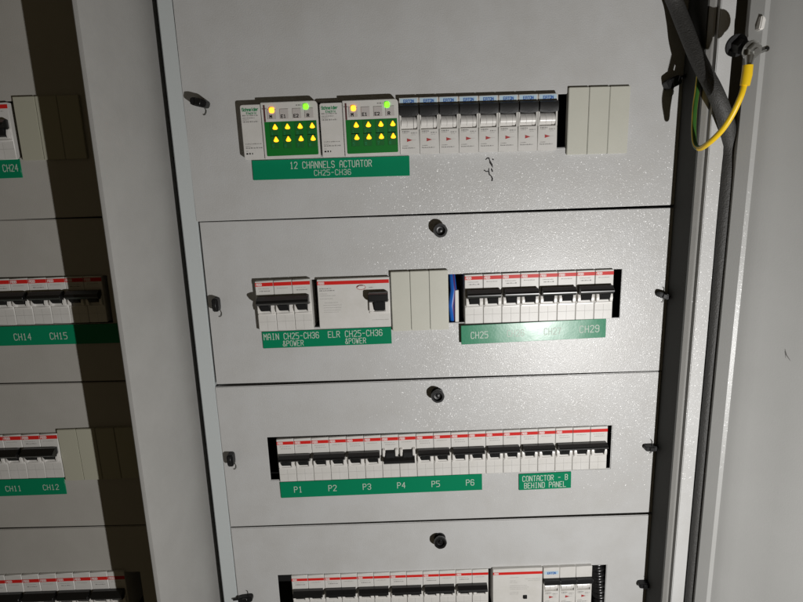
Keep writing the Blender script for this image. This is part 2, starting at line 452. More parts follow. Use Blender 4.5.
GP = 'grey cover panels of the main cabinet'
GL = 'cover panels of the left cabinet'
p1, loc1 = cover_panel([(150, -190), (706, -210), (676.5, 205.8), (196.8, 220.6)],
    [((252, 105), (567.5, 93.6), (566.2, 149.4), (254, 156)),
     ((231, 219.9), (640, 206.8), (640, 213), (231, 224))],
    'top grey cover panel holding the channel actuators and single toggle switches', GP)
p2, loc2 = cover_panel([(199.4, 222.3), (676.3, 207.7), (663.5, 369.6), (215.6, 385.3)],
    [((258, 281), (388, 277.5), (388.5, 325), (262, 329)),
     ((447, 275), (622.0, 268.4), (619.8, 317.0), (447.5, 323.5)),
     ((246, 384.6), (655, 370), (655, 376), (246, 390))],
    'second grey cover panel from the top with sparkling light patch', GP)
p3, loc3 = cover_panel([(214.6, 387.3), (663.3, 371.6), (652.3, 513.2), (229.6, 526.4)],
    [((267.0, 437.6), (612.3, 425.7), (610.0, 468.0), (270.6, 480.6))],
    'third grey cover panel holding one long uninterrupted row of breakers', GP)
p4, loc4 = cover_panel([(230.3, 528.3), (652.1, 514.9), (640, 690), (245, 705)],
    [((278.0, 575.6), (606.6, 565.2), (603.5, 622), (282, 632))],
    'bottom grey cover panel cut off by the lower photo edge', GP)
# left cabinet covers
def lx(px, py): return (px, py)
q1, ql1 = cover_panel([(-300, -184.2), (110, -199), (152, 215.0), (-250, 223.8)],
    [((-60, 103), (16.3, 101.3), (22.3, 157.5), (-56, 160))], 'top cover panel of the dim left cabinet', GL, PAINT_LEFT)
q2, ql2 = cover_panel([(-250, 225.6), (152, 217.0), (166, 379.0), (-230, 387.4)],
    [((-60, 279), (107.5, 275.8), (112, 322.5), (-60, 327))], 'second cover panel of the dim left cabinet behind the labels 14 and 15', GL, PAINT_LEFT)
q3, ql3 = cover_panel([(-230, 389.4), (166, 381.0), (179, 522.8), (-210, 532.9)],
    [((-60, 436.5), (59, 433.6), (62, 477), (-60, 480))], 'third cover panel of the dim left cabinet', GL, PAINT_LEFT)
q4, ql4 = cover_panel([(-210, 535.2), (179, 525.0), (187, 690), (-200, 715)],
    [((-60, 577), (140.5, 572.5), (146, 622), (-50, 630))], 'bottom cover panel of the dim left cabinet', GL, PAINT_LEFT)

# handwriting on the top panel
mb = MB()
def ink(pts, wd):
    P3 = [Vector((loc1(*p)[0], 0, loc1(*p)[1])) for p in pts]
    for i, (a, b) in enumerate(zip(P3[:-1], P3[1:])):
        d = (b - a).normalized(); n = Vector((-d.z, 0, d.x)); w0 = wd[i]; w1 = wd[i + 1]
        y = -0.00012 - 0.00001 * i
        a2 = a - d * w0 * 0.5; b2 = b + d * w1 * 0.5
        mb.add([(a2.x + n.x * w0, y, a2.z + n.z * w0), (a2.x - n.x * w0, y, a2.z - n.z * w0), (b2.x - n.x * w1, y, b2.z - n.z * w1), (b2.x + n.x * w1, y, b2.z + n.z * w1)], [[0, 1, 2, 3]], INKD)
k = 0.00055
ink([(485.6, 159.6), (487.2, 158.0), (488.8, 157.9), (489.6, 160.2), (490.3, 162.5), (491.6, 164.5), (492.6, 167.2)], [k*.6, k, k, k*.8, k*1.6, k*1.5, k*.5])
ink([(492.4, 159.0), (493.4, 159.6)], [k, k])
ink([(484.2, 170.2), (486.0, 171.4), (488.6, 171.3), (489.0, 168.4)], [k, k*.7, k*.8, k*.8])
ink([(488.8, 171.5), (489.3, 174.4), (491.2, 176.0), (492.3, 178.4), (492.0, 180.6)], [k, k, k*.8, k*1.3, k*1.2])
ink([(491.4, 168.8), (492.4, 171.4)], [k*1.1, k*1.1])
mb.build('handwritten_mark', p1, smooth=False)

# knobs
def knob(panel, loc, px, py, r, h=0.010):
    x, z = loc(px, py)
    mb = MB()
    mb.cyl((0, 0), r * 0.92, 0.002, -0.002, BLACKM, 28)
    mb.cyl((0, 0), r * 0.62, -0.002, -h * 0.55, BLACKM, 28)
    n = 28
    prof = [(r * 0.90, -h * 0.5), (r, -h * 0.62), (r, -h * 0.9), (r * 0.93, -h), (r * 0.68, -h), (r * 0.60, -h * 0.93), (r * 0.56, -h * 0.72), (r * 0.30, -h * 0.70), (r * 0.26, -h * 0.82), (0.00001, -h * 0.84)]
    vs = []; fs = []
    for (rr, y) in prof:
        for k in range(n):
            a = 2 * math.pi * k / n
            g = 1 + (0.03 if (k % 4 == 0 and rr > r * 0.85) else 0)
            vs.append((rr * g * math.cos(a), y, rr * g * math.sin(a)))
    for i in range(len(prof) - 1):
        for k in range(n): fs.append([i * n + k, i * n + (k + 1) % n, (i + 1) * n + (k + 1) % n, (i + 1) * n + k])
    fs.append([k for k in range(n)])
    mb.add(vs, fs, BLACK)
    o = mb.build('knob', panel); o.location = (x, 0, z); return o
knob(p2, loc2, 439.8, 229.6, 0.0063); knob(p3, loc3, 437.2, 393.2, 0.0064); knob(p4, loc4, 439.8, 537.8, 0.0065)

# quarter-turn latches with a wire spring
def latch(panel, loc, px, py, w, h, d=0.008, rot=0.0, wire='down', tongue=0.0):
    x, z = loc(px, py)
    mb = MB()
    pr = [(-w/2, -h/2 * 0.6), (-w/2 * 0.75, -h/2), (w/2 * 0.8, -h/2), (w/2, -h/2 * 0.5), (w/2, h/2 * 0.7), (w/2 * 0.7, h/2), (-w/2 * 0.6, h/2), (-w/2, h/2 * 0.75)]
    mb.prism(pr, 'y', -d, 0.001, BLACKM, 0.0006)
    mb.box(-w * 0.18, w * 0.18, -d - 0.0014, -d + 0.0005, -h * 0.42, h * 0.42, BLACK, 0.0004)
    if tongue: mb.box(min(0, tongue), max(0, tongue), -d * 0.55, -d * 0.2, -h * 0.16, h * 0.16, BLACKM, 0.0004)
    o = mb.build('latch', panel); o.location = (x, 0, z); o.rotation_euler = (0, -rot, 0)
    mb = MB()
    L = 0.0065
    c, s = math.cos(-rot), math.sin(-rot)
    def R(a, b): return (a * c - b * s, -0.0012, a * s + b * c)
    pts = [R(0.001, -h * 0.2)] + [R(0.0035 , -h/2 - L * 0.4)] + [R(0.0032, -h/2 - L * 0.75), R(0.0022, -h/2 - L * 0.95), R(0.0006, -h/2 - L)]
    if wire == 'both': pts = [R(0.0008, h/2 + 0.0045), R(0.0022, h/2 + 0.004), R(0.0025, h/2 + 0.001), R(0.0025, -h/2)] + [R(0.0022, -h/2 - 0.004), R(0.0006, -h/2 - 0.005)]
    mb.tube(pts, 0.00032, WIRE, 6)
    mb.build('spring_wire', o)
    return o
latch(p1, loc1, 202.0, 103.5, 0.0140, 0.0066, 0.011, -0.25, 'down')
latch(p2, loc2, 217.5, 303.5, 0.0060, 0.0125, 0.008, 0, 'down')
latch(p3, loc3, 232.2, 457.3, 0.0062, 0.0125, 0.008, 0, 'down')
latch(p4, loc4, 246.5, 596.5, 0.0150, 0.0066, 0.006, 0.12, 'both', -0.014)
latch(p1, loc1, 669.5, 83.5, 0.0125, 0.0080, 0.010, 0.45, 'down', 0.014)
latch(p2, loc2, 661.0, 294.5, 0.0110, 0.0050, 0.008, -0.28, 'both', 0.012)
latch(p3, loc3, 649.0, 446.0, 0.0125, 0.0052, 0.007, 0, 'both', 0.009)
latch(p4, loc4, 642.5, 582.0, 0.0120, 0.0056, 0.007, 0, 'both', 0.010)

# ------------------------------------------------------------------ breakers with a red stripe
def stripe_breaker(name, n, w, H, p, up=True, stripe=None, logos='each', zf=None, deep=0.035, split=2, hb=1.0, print_seed=1):
    """n poles wide, pole pitch w, face height H, face stands p in front of the cover; origin bottom left"""
    zf = zf or dict(s0=0.035, s1=0.105, h0=0.305, h1=0.455, t1=0.60, c0=0.47, c1=0.645, g=0.815)
    Z = lambda fr: H * (1 - fr)
    root = empty(name)
    g = 0.00012
    bodies = []
    for i in range(n):
        mb = MB(); x0, x1 = i * w + g, (i + 1) * w - g
        mb.box(x0, x1, -p, deep, 0, H, WHITE, 0.0005)
        # cheeks either side of the toggle
        ca, cb = (zf['c0'], zf['c1']) if up else (zf['h0'] - 0.02, zf['t1'])
        for (a, b) in ((x0 + 0.0010, x0 + 0.0036), (x1 - 0.0036, x1 - 0.0010)):
            mb.prism([(-p + 0.001, Z(cb)), (-p - 0.0026, Z(cb) + 0.0006), (-p - 0.0034, Z((ca + cb) / 2)), (-p - 0.0024, Z(ca)), (-p + 0.001, Z(ca) + 0.002)], 'x', a, b, BRIGHT, 0.0003)
        # sill and groove lines
        mb.box(x0 + 0.0008, x1 - 0.0008, -p - 0.0007, -p + 0.0005, Z(cb + 0.030), Z(cb + 0.002), BRIGHT, 0.0002)
        xm = (x0 + x1) / 2
        b = mb.build('pole_body', root); bodies.append(b)
        mb = MB()
        mb.rect(xm - 0.00010, xm + 0.00010, 0.0006, Z(cb + 0.05), -p - 0.00008, INKL)
        mb.rect(x0 + 0.0006, x1 - 0.0006, Z(zf['g']) - 0.00010, Z(zf['g']) + 0.00010, -p - 0.0001, INKL)
        scribble(mb, x0 + 0.003, x1 - 0.004, Z(zf['s1'] + 0.055), 0.0008, -p - 0.0001, INKL, print_seed + i)
        if i % 2 == 0:
            scribble(mb, x0 + 0.004, x1 - 0.003, Z(zf['s1'] + 0.105), 0.0010, -p - 0.0001, INK if print_seed % 2 else INKL, 31 + print_seed + i)
        mb.build('printing', b, smooth=False)
        mb = MB()
        mb.box(x0 + 0.0002, x1 - 0.0002, -p - 0.00018, -p + 0.0002, Z(zf['s1']), Z(zf['s0']), RED)
        st = mb.build('red_stripe', b, smooth=False)
        if logos == 'each' or i == 0:
            mb = MB(); hh = H * (zf['s1'] - zf['s0']) * 0.62
            text(mb, 'ABB', x0 + 0.0012, Z(zf['s1']) + (H * (zf['s1'] - zf['s0']) - hh) / 2, hh, -p - 0.00026, WTEXT, th=0.26, wx=1.0, adv=1.3)
            mb.build('logo', st, smooth=False)
    # handle: black bar across the poles with a trunk in each
    mb = MB()
    xa_, xb_ = 0.0019, n * w - 0.0019
    t = 0.0088 * hb
    if up:
        z0, z1 = Z(zf['h1']), Z(zf['h0'])
        hgt = z1 - z0
        prof = [(-p + 0.001, z1 + 0.0001), (-p - t * 0.45, z1 + 0.0002), (-p - t * 0.90, z0 + hgt * 0.66), (-p - t * 0.99, z0 + hgt * 0.50), (-p - t, z0 + hgt * 0.48), (-p - t, z0 + hgt * 0.32), (-p - t * 0.72, z0), (-p - t * 0.4, z0 - 0.0008), (-p + 0.001, z0 - 0.001)]
        tz0, tz1 = Z(zf['t1']), z0
    else:
        z1, z0 = Z(zf['t1'] - 0.14), Z(zf['t1'] + 0.01)
        hgt = z1 - z0
        prof = [(-p + 0.001, z1), (-p - t * 0.6, z1), (-p - t, z1 - hgt * 0.35), (-p - t, z0 + hgt * 0.3), (-p - t * 0.7, z0), (-p + 0.001, z0)]
        tz0, tz1 = z1 - 0.001, Z(zf['h0'])
    mb.prism(prof, 'x', xa_, xb_, BLACK, 0.0001, 1)
    for i in range(n):
        a, b = i * w + 0.0042, (i + 1) * w - 0.0042
        if up: mb.prism([(-p + 0.001, tz1), (-p - t * 0.75, tz1), (-p - 0.0040, tz0 + 0.0012), (-p - 0.0006, tz0), (-p + 0.001, tz0)], 'x', a, b, BLACKM, 0.0003)
        else: mb.prism([(-p + 0.001, tz1), (-p - 0.0006, tz1), (-p - 0.004, tz1 - 0.0015), (-p - t * 0.7, tz0), (-p + 0.001, tz0)], 'x', a, b, BLACKM, 0.0003)
    mb.build('toggle_handle', root, smooth=False)
    return root

# row 2 ------------------------------------------------------------
R2 = Row((465.0, 324.0), (612.0, 318.6), (464.6, 273.6), 0.003, 8, (613.2, 270.6))
B2 = stripe_breaker('circuit_breaker', 2, R2.pitch, R2.h, 0.003)
lab2 = ['two pole breaker above the glare-washed left end of its green label', 'second two pole breaker right of the blue wires, near the middle of its row',
        'third two pole breaker from the blue wires above the green plate', 'two pole breaker beside the black slot, above the legible CH29']
for i in range(4):
    o = B2 if i == 0 else copy_tree(B2)
    R2.place(o, 2 * i * R2.pitch); tag(o, lab2[i], 'circuit breaker', 'two pole breakers of the second row')
R2m = Row((259.3, 331.5), (313.8, 329.2), (255.4, 281.2), 0.006, 3, (310.4, 279.2))
o = stripe_breaker('circuit_breaker', 3, R2m.pitch, R2m.h, 0.006, logos='first', hb=1.15, print_seed=5)
R2m.place(o, 0); tag(o, 'three pole main breaker above the green MAIN label at the left of its row', 'circuit breaker')

# residual current device
R2e = Row((319.8, 329.0), (391.2, 326.6), (316.2, 279.6), 0.0045, 4, (389.4, 276.8))
root = empty('residual_current_device'); W, H, p = R2e.len, R2e.h, 0.0045
mb = MB(); mb.box(0, W, -p, 0.035, 0, H, WHITE, 0.0005)
def rz(px, py): return R2e.loc(px, py)
hx0, hz1 = rz(368.3, 291.5); hx1, hz0 = rz(388.3, 300.5)
tx0, _ = rz(374.2, 305); tx1, tz = rz(384.8, 309.6)
cx0, cz0 = rz(369.5, 311.2); cx1, _ = rz(389.5, 311)
for a, b in ((cx0, tx0 - 0.0004), (tx1 + 0.0004, cx1)):
    mb.box(a, b, -p - 0.003, -p + 0.001, cz0, hz0 + 0.001, BRIGHT, 0.0005)
mb.box(cx0, cx1, -p - 0.0012, -p + 0.001, cz0 - 0.0022, cz0 - 0.0002, BRIGHT, 0.0004)
body = mb.build('housing', root)
mb = MB(); mb.box(0.0002, W - 0.0006, -p - 0.0002, -p + 0.0002, H * 0.885, H * 0.955, RED); st = mb.build('red_stripe', body, smooth=False)
mb = MB(); text(mb, 'ABB', 0.0014, H * 0.897, H * 0.045, -p - 0.0003, WTEXT, th=0.26, adv=1.3); mb.build('logo', st, smooth=False)
mb = MB()
for i, (fz, a, b, hh) in enumerate([(0.80, 0.002, 0.013, .0010), (0.76, 0.002, 0.016, .0010), (0.70, .002, .009, .0006), (.66, .002, .017, .0007), (.60, .002, .014, .0006), (.52, .006, .019, .0006), (.47, .005, .022, .0006), (.42, .005, .022, .0006), (.37, .005, .021, .0006), (.33, .005, .019, .0005)]):
    scribble(mb, a, b, H * fz, hh, -p - 0.0001, INK if i < 2 else INKL, 70 + i)
scribble(mb, W * .71, W * .77, H * 0.80, 0.0008, -p - 0.0001, INK, 90); scribble(mb, W * .74, W * .97, H * 0.145, 0.0006, -p - 0.0001, INKL, 91)
c = rz(361.0, 287.2)
ring = [(c[0] + 0.0042 * math.cos(2*math.pi*k/24), -p - 0.0001, c[1] + 0.0022 * math.sin(2*math.pi*k/24)) for k in range(25)]
mb.tube(ring, 0.00022, REDT, 5, caps=False)
mb.build('printing', body, smooth=False)
mb = MB(); mb.prism([(c[0] - 0.0036, c[1]), (c[0] - 0.002, c[1] - 0.0016), (c[0] + 0.002, c[1] - 0.0016), (c[0] + 0.0036, c[1]), (c[0] + 0.002, c[1] + 0.0016), (c[0] - 0.002, c[1] + 0.0016)], 'y', -p - 0.0012, -p + 0.0005, BRIGHT, 0.0003)
mb.build('test_button', root)
mb = MB()
mb.prism([(-p + 0.001, hz1), (-p - 0.006, hz1), (-p - 0.0095, hz1 - 0.0014), (-p - 0.010, hz0 + 0.002), (-p - 0.007, hz0), (-p + 0.001, hz0)], 'x', hx0, hx1, BLACK, 0.0006)
mb.prism([(-p + 0.001, hz0 + 0.001), (-p - 0.0075, hz0 + 0.001), (-p - 0.004, tz), (-p + 0.001, tz)], 'x', tx0, tx1, BLACKM, 0.0004)
mb.build('toggle_handle', root)
R2e.place(root, 0); tag(root, 'wide white residual current device with one small black toggle at its right', 'residual current device')

# row 3 ------------------------------------------------------------
R3 = Row((280.0, 482.2), (606.4, 469.0), (275.8, 438.6), 0.002, 19, (608.2, 427.2))
ZF3 = dict(s0=0.055, s1=0.125, h0=0.345, h1=0.465, t1=0.60, c0=0.49, c1=0.655, g=0.82)
names3 = ['breaker above P1, nearest the black gap at the left', 'breaker with raised toggle above P2', 'breaker with raised toggle above P3',
          'breaker above P4, the only one switched down', 'breaker with raised toggle above P5', 'breaker above P6 at the right end of the green strip',
          'unlabelled two pole breaker just right of the one above P6', 'two pole breaker above the CONTACTOR plate']
B3 = stripe_breaker('circuit_breaker', 2, R3.pitch, R3.h, 0.002, zf=ZF3, print_seed=2)
x = 0
for i in range(8):
    if i == 0: o = B3
    elif i == 3: o = stripe_breaker('circuit_breaker', 2, R3.pitch, R3.h, 0.002, up=False, zf=ZF3, print_seed=8)
    else: o = copy_tree(B3)
    R3.place(o, x); x += 2 * R3.pitch; tag(o, names3[i], 'circuit breaker', 'breakers of the third row')
o = stripe_breaker('circuit_breaker', 3, R3.pitch, R3.h, 0.002, zf=ZF3, logos='first', print_seed=4)
R3.place(o, x); tag(o, 'three pole breaker at the right end of the third row', 'circuit breaker', 'breakers of the third row')

# row 4 ------------------------------------------------------------
R4 = Row((294.5, 617.0), (488.5, 610.5), (290.5, 576.2), 0.002, 12, (487.0, 569.4))
H4 = 0.0475
dz4 = R4.h - H4
ZF4 = dict(s0=0.075, s1=0.135, h0=0.335, h1=0.47, t1=0.56, c0=0.47, c1=0.62, g=0.8)
B4 = stripe_breaker('circuit_breaker', 2, R4.pitch, H4, 0.002, zf=ZF4, logos='first', print_seed=3)
n4 = ['leftmost breaker of the bottom row, beside the black slot end', 'second breaker of the bottom row, counted from the left slot end', 'third breaker of the bottom row, between second and fourth',
      'fourth breaker of the bottom row, left below the knob', 'fifth breaker of the bottom row, below the round knob', 'sixth breaker of the bottom row, beside the red striped relay']
for i in range(6):
    o = B4 if i == 0 else copy_tree(B4)
    R4.place(o, 2 * i * R4.pitch, dz4); tag(o, n4[i], 'circuit breaker', 'breakers of the bottom row')
Rc = Row((492.8, 612.0), (541.6, 610.4), (491.6, 569.6), 0.004, 3, (541.6, 567.8))
root = empty('modular_relay'); W = Rc.len; H = Rc.h; p = 0.004
mb = MB(); mb.box(0, W, -p, 0.035, H - 0.0475, H, WHITE, 0.0005)
zb = Rc.loc(525, 596.6)
body = mb.build('housing', root)
mb = MB(); mb.box(zb[0] - .002, zb[0] + .002, -p - 0.0015, -p + .001, zb[1] - .002, zb[1] + .002, BLACKM, 0.0003); mb.build('indicator_flag', root)
mb = MB(); mb.box(0.0002, W - 0.0002, -p - 0.0002, -p + 0.0002, H - 0.0070, H - 0.0040, RED); st = mb.build('red_stripe', body, smooth=False)
mb = MB(); text(mb, 'ABB', 0.0014, H - 0.0064, 0.0018, -p - 0.0003, WTEXT, th=0.26, adv=1.3); mb.build('logo', st, smooth=False)
mb = MB()
for i, (dz, a, b) in enumerate([(.011, .018, .027), (.013, .034, .050), (.015, .018, .024), (.015, .037, .05), (.017, .018, .026), (.021, .018, .036), (.023, .018, .038), (.025, .018, .036), (.029, .018, .027), (.031, .018, .027)]):
    scribble(mb, a, b, H - dz, 0.0007, -p - 0.0001, INKL, 120 + i)
mb.build('printing', body, smooth=False)
Rc.place(root, 0); tag(root, 'plain white module with a red stripe in the bottom row', 'relay')

# ------------------------------------------------------------------ blue-marked breakers with deep black toggles
def eaton_pole(root_name, w, H, p, zt0=0.125, zt1=0.335, logo=True, tri=0.745, low_bar=False, parent=None, x0=0.0):
    root = parent or empty(root_name)
    Z = lambda fr: H * (1 - fr)
    g = 0.00012
    a, b = x0 + g, x0 + w - g
    mb = MB()
    zb1 = zt1 + 0.22                 # bottom of the barrel window
    mb.box(a, b, -p, 0.035, 0, Z(zb1), WHITE, 0.0004)
    mb.box(a, b, -p, 0.035, Z(zt0 + 0.02), H, WHITE, 0.0004)
    for (c, d) in ((a, a + 0.0016), (b - 0.0016, b)):
        mb.box(c, d, -p, 0.035, Z(zb1) - 0.0003, Z(zt0 + 0.02) + 0.0003, WHITE, 0.0003)
    # barrel
    zc = Z((zt1 + zb1) / 2); rr = H * 0.125
    pr = [(0.004, zc - rr)] + [(-(p - 0.0030) - 0.0042 * math.sin(math.pi * k / 8), zc - rr + 2 * rr * k / 8) for k in range(9)] + [(0.004, zc + rr + 0.001)]
    mb.prism(pr, 'x', a + 0.0016, b - 0.0050, BRIGHT)
    mb.prism([(y + 0.0009, z) for y, z in pr], 'x', b - 0.0046, b - 0.0018, BRIGHT)
    body = mb.build('pole_body', root)
    mb = MB()
    for fx in (0.40,):
        mb.rect(a + w * fx, a + w * fx + 0.00015, Z(zb1) + .001, Z(zt1 + 0.02), -p - 0.0014, INKL)
    scribble(mb, a + 0.0022, a + w * 0.48, Z(zb1 + 0.05), 0.0012, -p - 0.0001, INK, 3)
    scribble(mb, a + 0.0022, a + w * 0.40, Z(zb1 + 0.075), 0.0008, -p - 0.0001, INKL, 4)
    scribble(mb, a + w * 0.58, b - 0.002, Z(zb1 + 0.075), 0.0009, -p - 0.0001, INK, 5)
    scribble(mb, a + w * 0.60, b - 0.003, Z(zb1 + 0.105), 0.0006, -p - 0.0001, INKL, 6)
    scribble(mb, a + 0.0022, a + w * 0.42, Z(tri + 0.11), 0.0007, -p - 0.0001, INK, 7)
    scribble(mb, a + 0.0020, b - 0.004, Z(tri + 0.15), 0.0010, -p - 0.0001, INK, 8)
    mb.rect(a + w * 0.62, b - 0.003, Z(tri) - 0.0001, Z(tri) + 0.0001, -p - 0.0001, INKL)
    zt = Z(tri); xt = a + w * 0.36
    mb.add([(xt, -p - 0.00015, zt + 0.0015), (xt, -p - 0.00015, zt - 0.0015), (xt + 0.0047, -p - 0.00015, zt - 0.0001)], [[0, 1, 2]], REDT)
    mb.build('printing', body, smooth=False)
    if logo:
        mb = MB()
        mb.rect(a + w * 0.06, b - w * 0.08, Z(0.095 if not low_bar else 0.17), Z(0.015 if not low_bar else 0.09), -p - 0.00012, BLUELBL)
        st = mb.build('name_plate', body, smooth=False)
        mb = MB(); hh = 0.0023
        text(mb, 'EATON', (a + b) / 2, Z(0.088 if not low_bar else 0.160), hh, -p - 0.00022, LOGOB, th=0.24, adv=1.4, wx=0.86, center=True)
        mb.build('logo', st, smooth=False)
    mb = MB()
    z1, z0 = Z(zt0), Z(zt1)
    t = 0.0052 if not low_bar else 0.005
    if low_bar:
        mb.prism([(-p + 0.002, z1), (-p - t * 0.8, z1), (-p - t, z1 - 0.001), (-p - t, z0 + 0.001), (-p - t * 0.8, z0), (-p + 0.002, z0)], 'x', a, b, BLACKM, 0.0004)
    else:
        # rounded lower lip: three slices
        bm = bmesh.new()
        n = 9; rings = []
        prof = [(0.002, z1), (-p - t * 0.55, z1), (-p - t * 0.95, z1 - 0.0015), (-p - t, z1 - (z1 - z0) * 0.5), (-p - t * 0.8, z0), (0.002, z0)]
        for i in range(n + 1):
            u = i / n; xx = a + 0.0005 + (b - a - 0.001) * u
            dip = 0.0012 * (abs(2 * u - 1) ** 2.4)
            rings.append([bm.verts.new((xx, y, z + (dip if j >= 4 else 0))) for j, (y, z) in enumerate(prof)])
        m_ = len(prof)
        for i in range(n):
            for j in range(m_): bm.faces.new((rings[i][j], rings[i][(j + 1) % m_], rings[i + 1][(j + 1) % m_], rings[i + 1][j]))
        bm.faces.new(rings[0][::-1]); bm.faces.new(rings[-1])
        bmesh.ops.recalc_face_normals(bm, faces=bm.faces[:])
        mb.bm(bm, BLACKM)
    mb.build('toggle_handle', root)
    return root

R1 = Row((400.2, 154.6), (556.8, 150.0), (398.8, 97.6), 0.006, 8, (558.2, 93.2))
E1 = eaton_pole('circuit_breaker', R1.pitch, R1.h, 0.006)
words = ['first single pole breaker, touching the right channel actuator', 'second single pole breaker right of the channel actuators', 'third single pole breaker right of the channel actuators',
         'fourth single pole breaker, just left of the one above the ink mark', 'fifth single pole breaker, right above the black ink mark', 'sixth single pole breaker in the top row, two left of the last but one gap',
         'last but one single pole breaker before the black slot', 'last single pole breaker, beside the black slot and blank cover']
words[5] = 'sixth single pole breaker, next one right of the ink mark'
for i in range(8):
    o = E1 if i == 0 else copy_tree(E1)
    R1.place(o, i * R1.pitch); tag(o, words[i], 'circuit breaker', 'single pole breakers of the top row')
R4e = Row((543.0, 612.0), (591.0, 610.0), (542.4, 567.9), 0.004, 3, (591.3, 566.4))
root = empty('circuit_breaker')
for i in range(3):
    eaton_pole('x', R4e.pitch, 0.0475, 0.004, zt0=0.265, zt1=0.385, logo=(i == 0), tri=0.75, low_bar=True, parent=root, x0=i * R4e.pitch)
R4e.place(root, 0, R4e.h - 0.0475); tag(root, 'three pole breaker with a blue logo at the right of the bottom row', 'circuit breaker')

# ------------------------------------------------------------------ channel actuators
def actuator(lt, lb, rb, rt, div_px, label, loff=0):
    p = 0.009
    R = Row(lb, rb, lt, p, None, rt)
    root = empty('channel_actuator'); W, H = R.len, R.h
    dv = R.loc(div_px, (lt[1] + lb[1]) / 2)[0] + 0.0004
    def rr(x0, x1, z0, z1, c, corners):   # rounded rectangle profile (x,z)
        pts = []
        for (cx, cz, a0, on) in ((x1 - c, z0 + c, -90, corners[1]), (x1 - c, z1 - c, 0, corners[2]), (x0 + c, z1 - c, 90, corners[3]), (x0 + c, z0 + c, 180, corners[0])):
            if on:
                for k in range(6): a = math.radians(a0 + 18 * k); pts.append((cx + c * math.cos(a), cz + c * math.sin(a)))
            else: pts.append((x1 if a0 in (-90, 0) else x0, z0 if a0 in (-90, 180) else z1))
        return pts
    mb = MB(); mb.prism(rr(0, dv - 0.0003, 0, H - 0.0012, 0.0018, (1, 0, 0, 1)), 'y', -p + 0.0006, 0.035, WHITE, 0.0004); side = mb.build('label_module', root)
    mb = MB()
    y = -p + 0.0006 - 0.0001
    text(mb, 'Schneider', 0.0017, H - 0.0064, 0.0024, y, LOGOG, th=0.24, adv=1.18, wx=0.84)
    text(mb, 'Electric', 0.0052, H - 0.0091, 0.0017, y, LOGOG, th=0.2, adv=1.2, wx=0.82)
    mb.build('logo', side, smooth=False)
    mb = MB()
    for i, (fz, a, b, hh) in enumerate([(.775, .0015, .0155, .0011), (.735, .0015, .012, .0008), (.705, .0015, .007, .0008), (.665, .0015, .0145, .0012), (.275, .002, .016, .0008), (.235, .002, .006, .0006), (.20, .002, .0165, .0011), (.15, .002, .004, .0006)]):
        scribble(mb, a, b, H * fz, hh, y, INK, 40 + i)
    scribble(mb, .002, .008, H * .095, .0017, y, INKD, 50)
    mb.build('printing', side, smooth=False)
    # main body
    m0 = dv + 0.0002
    mb = MB(); mb.prism(rr(m0, W, 0, H, 0.003, (0, 0, 1, 0)), 'y', -p - 0.0005, 0.035, WHITE, 0.0004)
    body = mb.build('housing', root)
    yb = -p - 0.0005
    mw = W - m0
    mb = MB(); mb.box(m0 + mw * 0.045, m0 + mw * 0.075, yb - 0.0003, yb + 0.0003, H * 0.66, H * 0.955, MAROON, 0.0001); mb.build('side_bar', body)
    mb = MB(); mb.prism(rr(m0 + mw * 0.045, W - mw * 0.03, H * 0.050, H * 0.655, 0.001, (1, 1, 0, 0)), 'y', yb - 0.0003, yb + 0.0003, GREENP); gp = mb.build('green_face', body)
    mb = MB()
    xs = [0.215, 0.435, 0.66, 0.875]
    for r_, fz in enumerate((0.565, 0.345)):
        for k, fx in enumerate(xs):
            cx = m0 + mw * fx; cz = H * fz
            mb.box(cx - 0.0040, cx + 0.0032, yb - 0.0006, yb - 0.0002, cz - 0.0078, cz + 0.0035, GREENB, 0.0002)
            text(mb, str(r_ * 4 + k + 1), cx - 0.0028, cz - 0.0066, 0.0022, yb - 0.0007, LOGOG, th=0.16)
    mb.build('channel_squares', gp, smooth=False)
    for r_, fz in enumerate((0.565, 0.345)):
        for k, fx in enumerate(xs):
            cx = m0 + mw * fx + 0.0008; cz = H * fz
            mb = MB()
            rx = 0.0024
            mb.prism([(cx - rx, cz - 0.0014), (cx - rx * 0.5, cz - 0.0022), (cx + rx * 0.6, cz - 0.0022), (cx + rx, cz - 0.0012), (cx + rx * 0.35, cz + 0.0012), (cx, cz + 0.0027), (cx - rx * 0.4, cz + 0.0012)], 'y', yb - 0.0013, yb, LEDA, 0.0004)
            mb.build('amber_led', gp)
    for k, fx in enumerate(xs):
        mb = MB()
        cx = m0 + mw * fx - 0.001; z0 = H * 0.70
        mb.box(cx - 0.0042, cx + 0.0036, yb - 0.0005, yb + 0.0002, z0, z0 + 0.0085, BUTTON, 0.0003)
        if k in (0, 3): text(mb, 'M' if k == 0 else 'R', cx - 0.002, z0 + 0.0010, 0.0024, yb - 0.0006, INKD, th=0.3)
        else: text(mb, 'E' + str(k), cx - 0.003, z0 + 0.0010, 0.0024, yb - 0.0006, INKD, th=0.24)
        mb.build('push_button', body, smooth=False)
    for fx, m, nm, fz in ((0.195, LEDO, 'orange_led', 0.86), (0.80, LEDG, 'green_led', 0.90)):
        mb = MB(); cx = m0 + mw * fx; mb.prism(rr(cx - 0.0022, cx + 0.0022, H * fz - 0.0024, H * fz + 0.0024, 0.0015, (1, 1, 1, 1)), 'y', yb - 0.0012, yb, m, 0.0004)
        mb.build(nm, body)
        mb = MB(); scribble(mb, cx - 0.0085, cx - 0.0035, H * fz + 0.001, 0.0011, yb - 0.0001, INK, 5); mb.build('printing', body, smooth=False)
    R.place(root, 0); tag(root, label, 'channel actuator', 'twelve channel actuators with amber lights')
actuator((240.2, 102.6), (244.6, 160.0), (320.6, 157.0), (317.6, 101.2), 262.0, 'left channel actuator, outermost in its row, with lit amber lights')
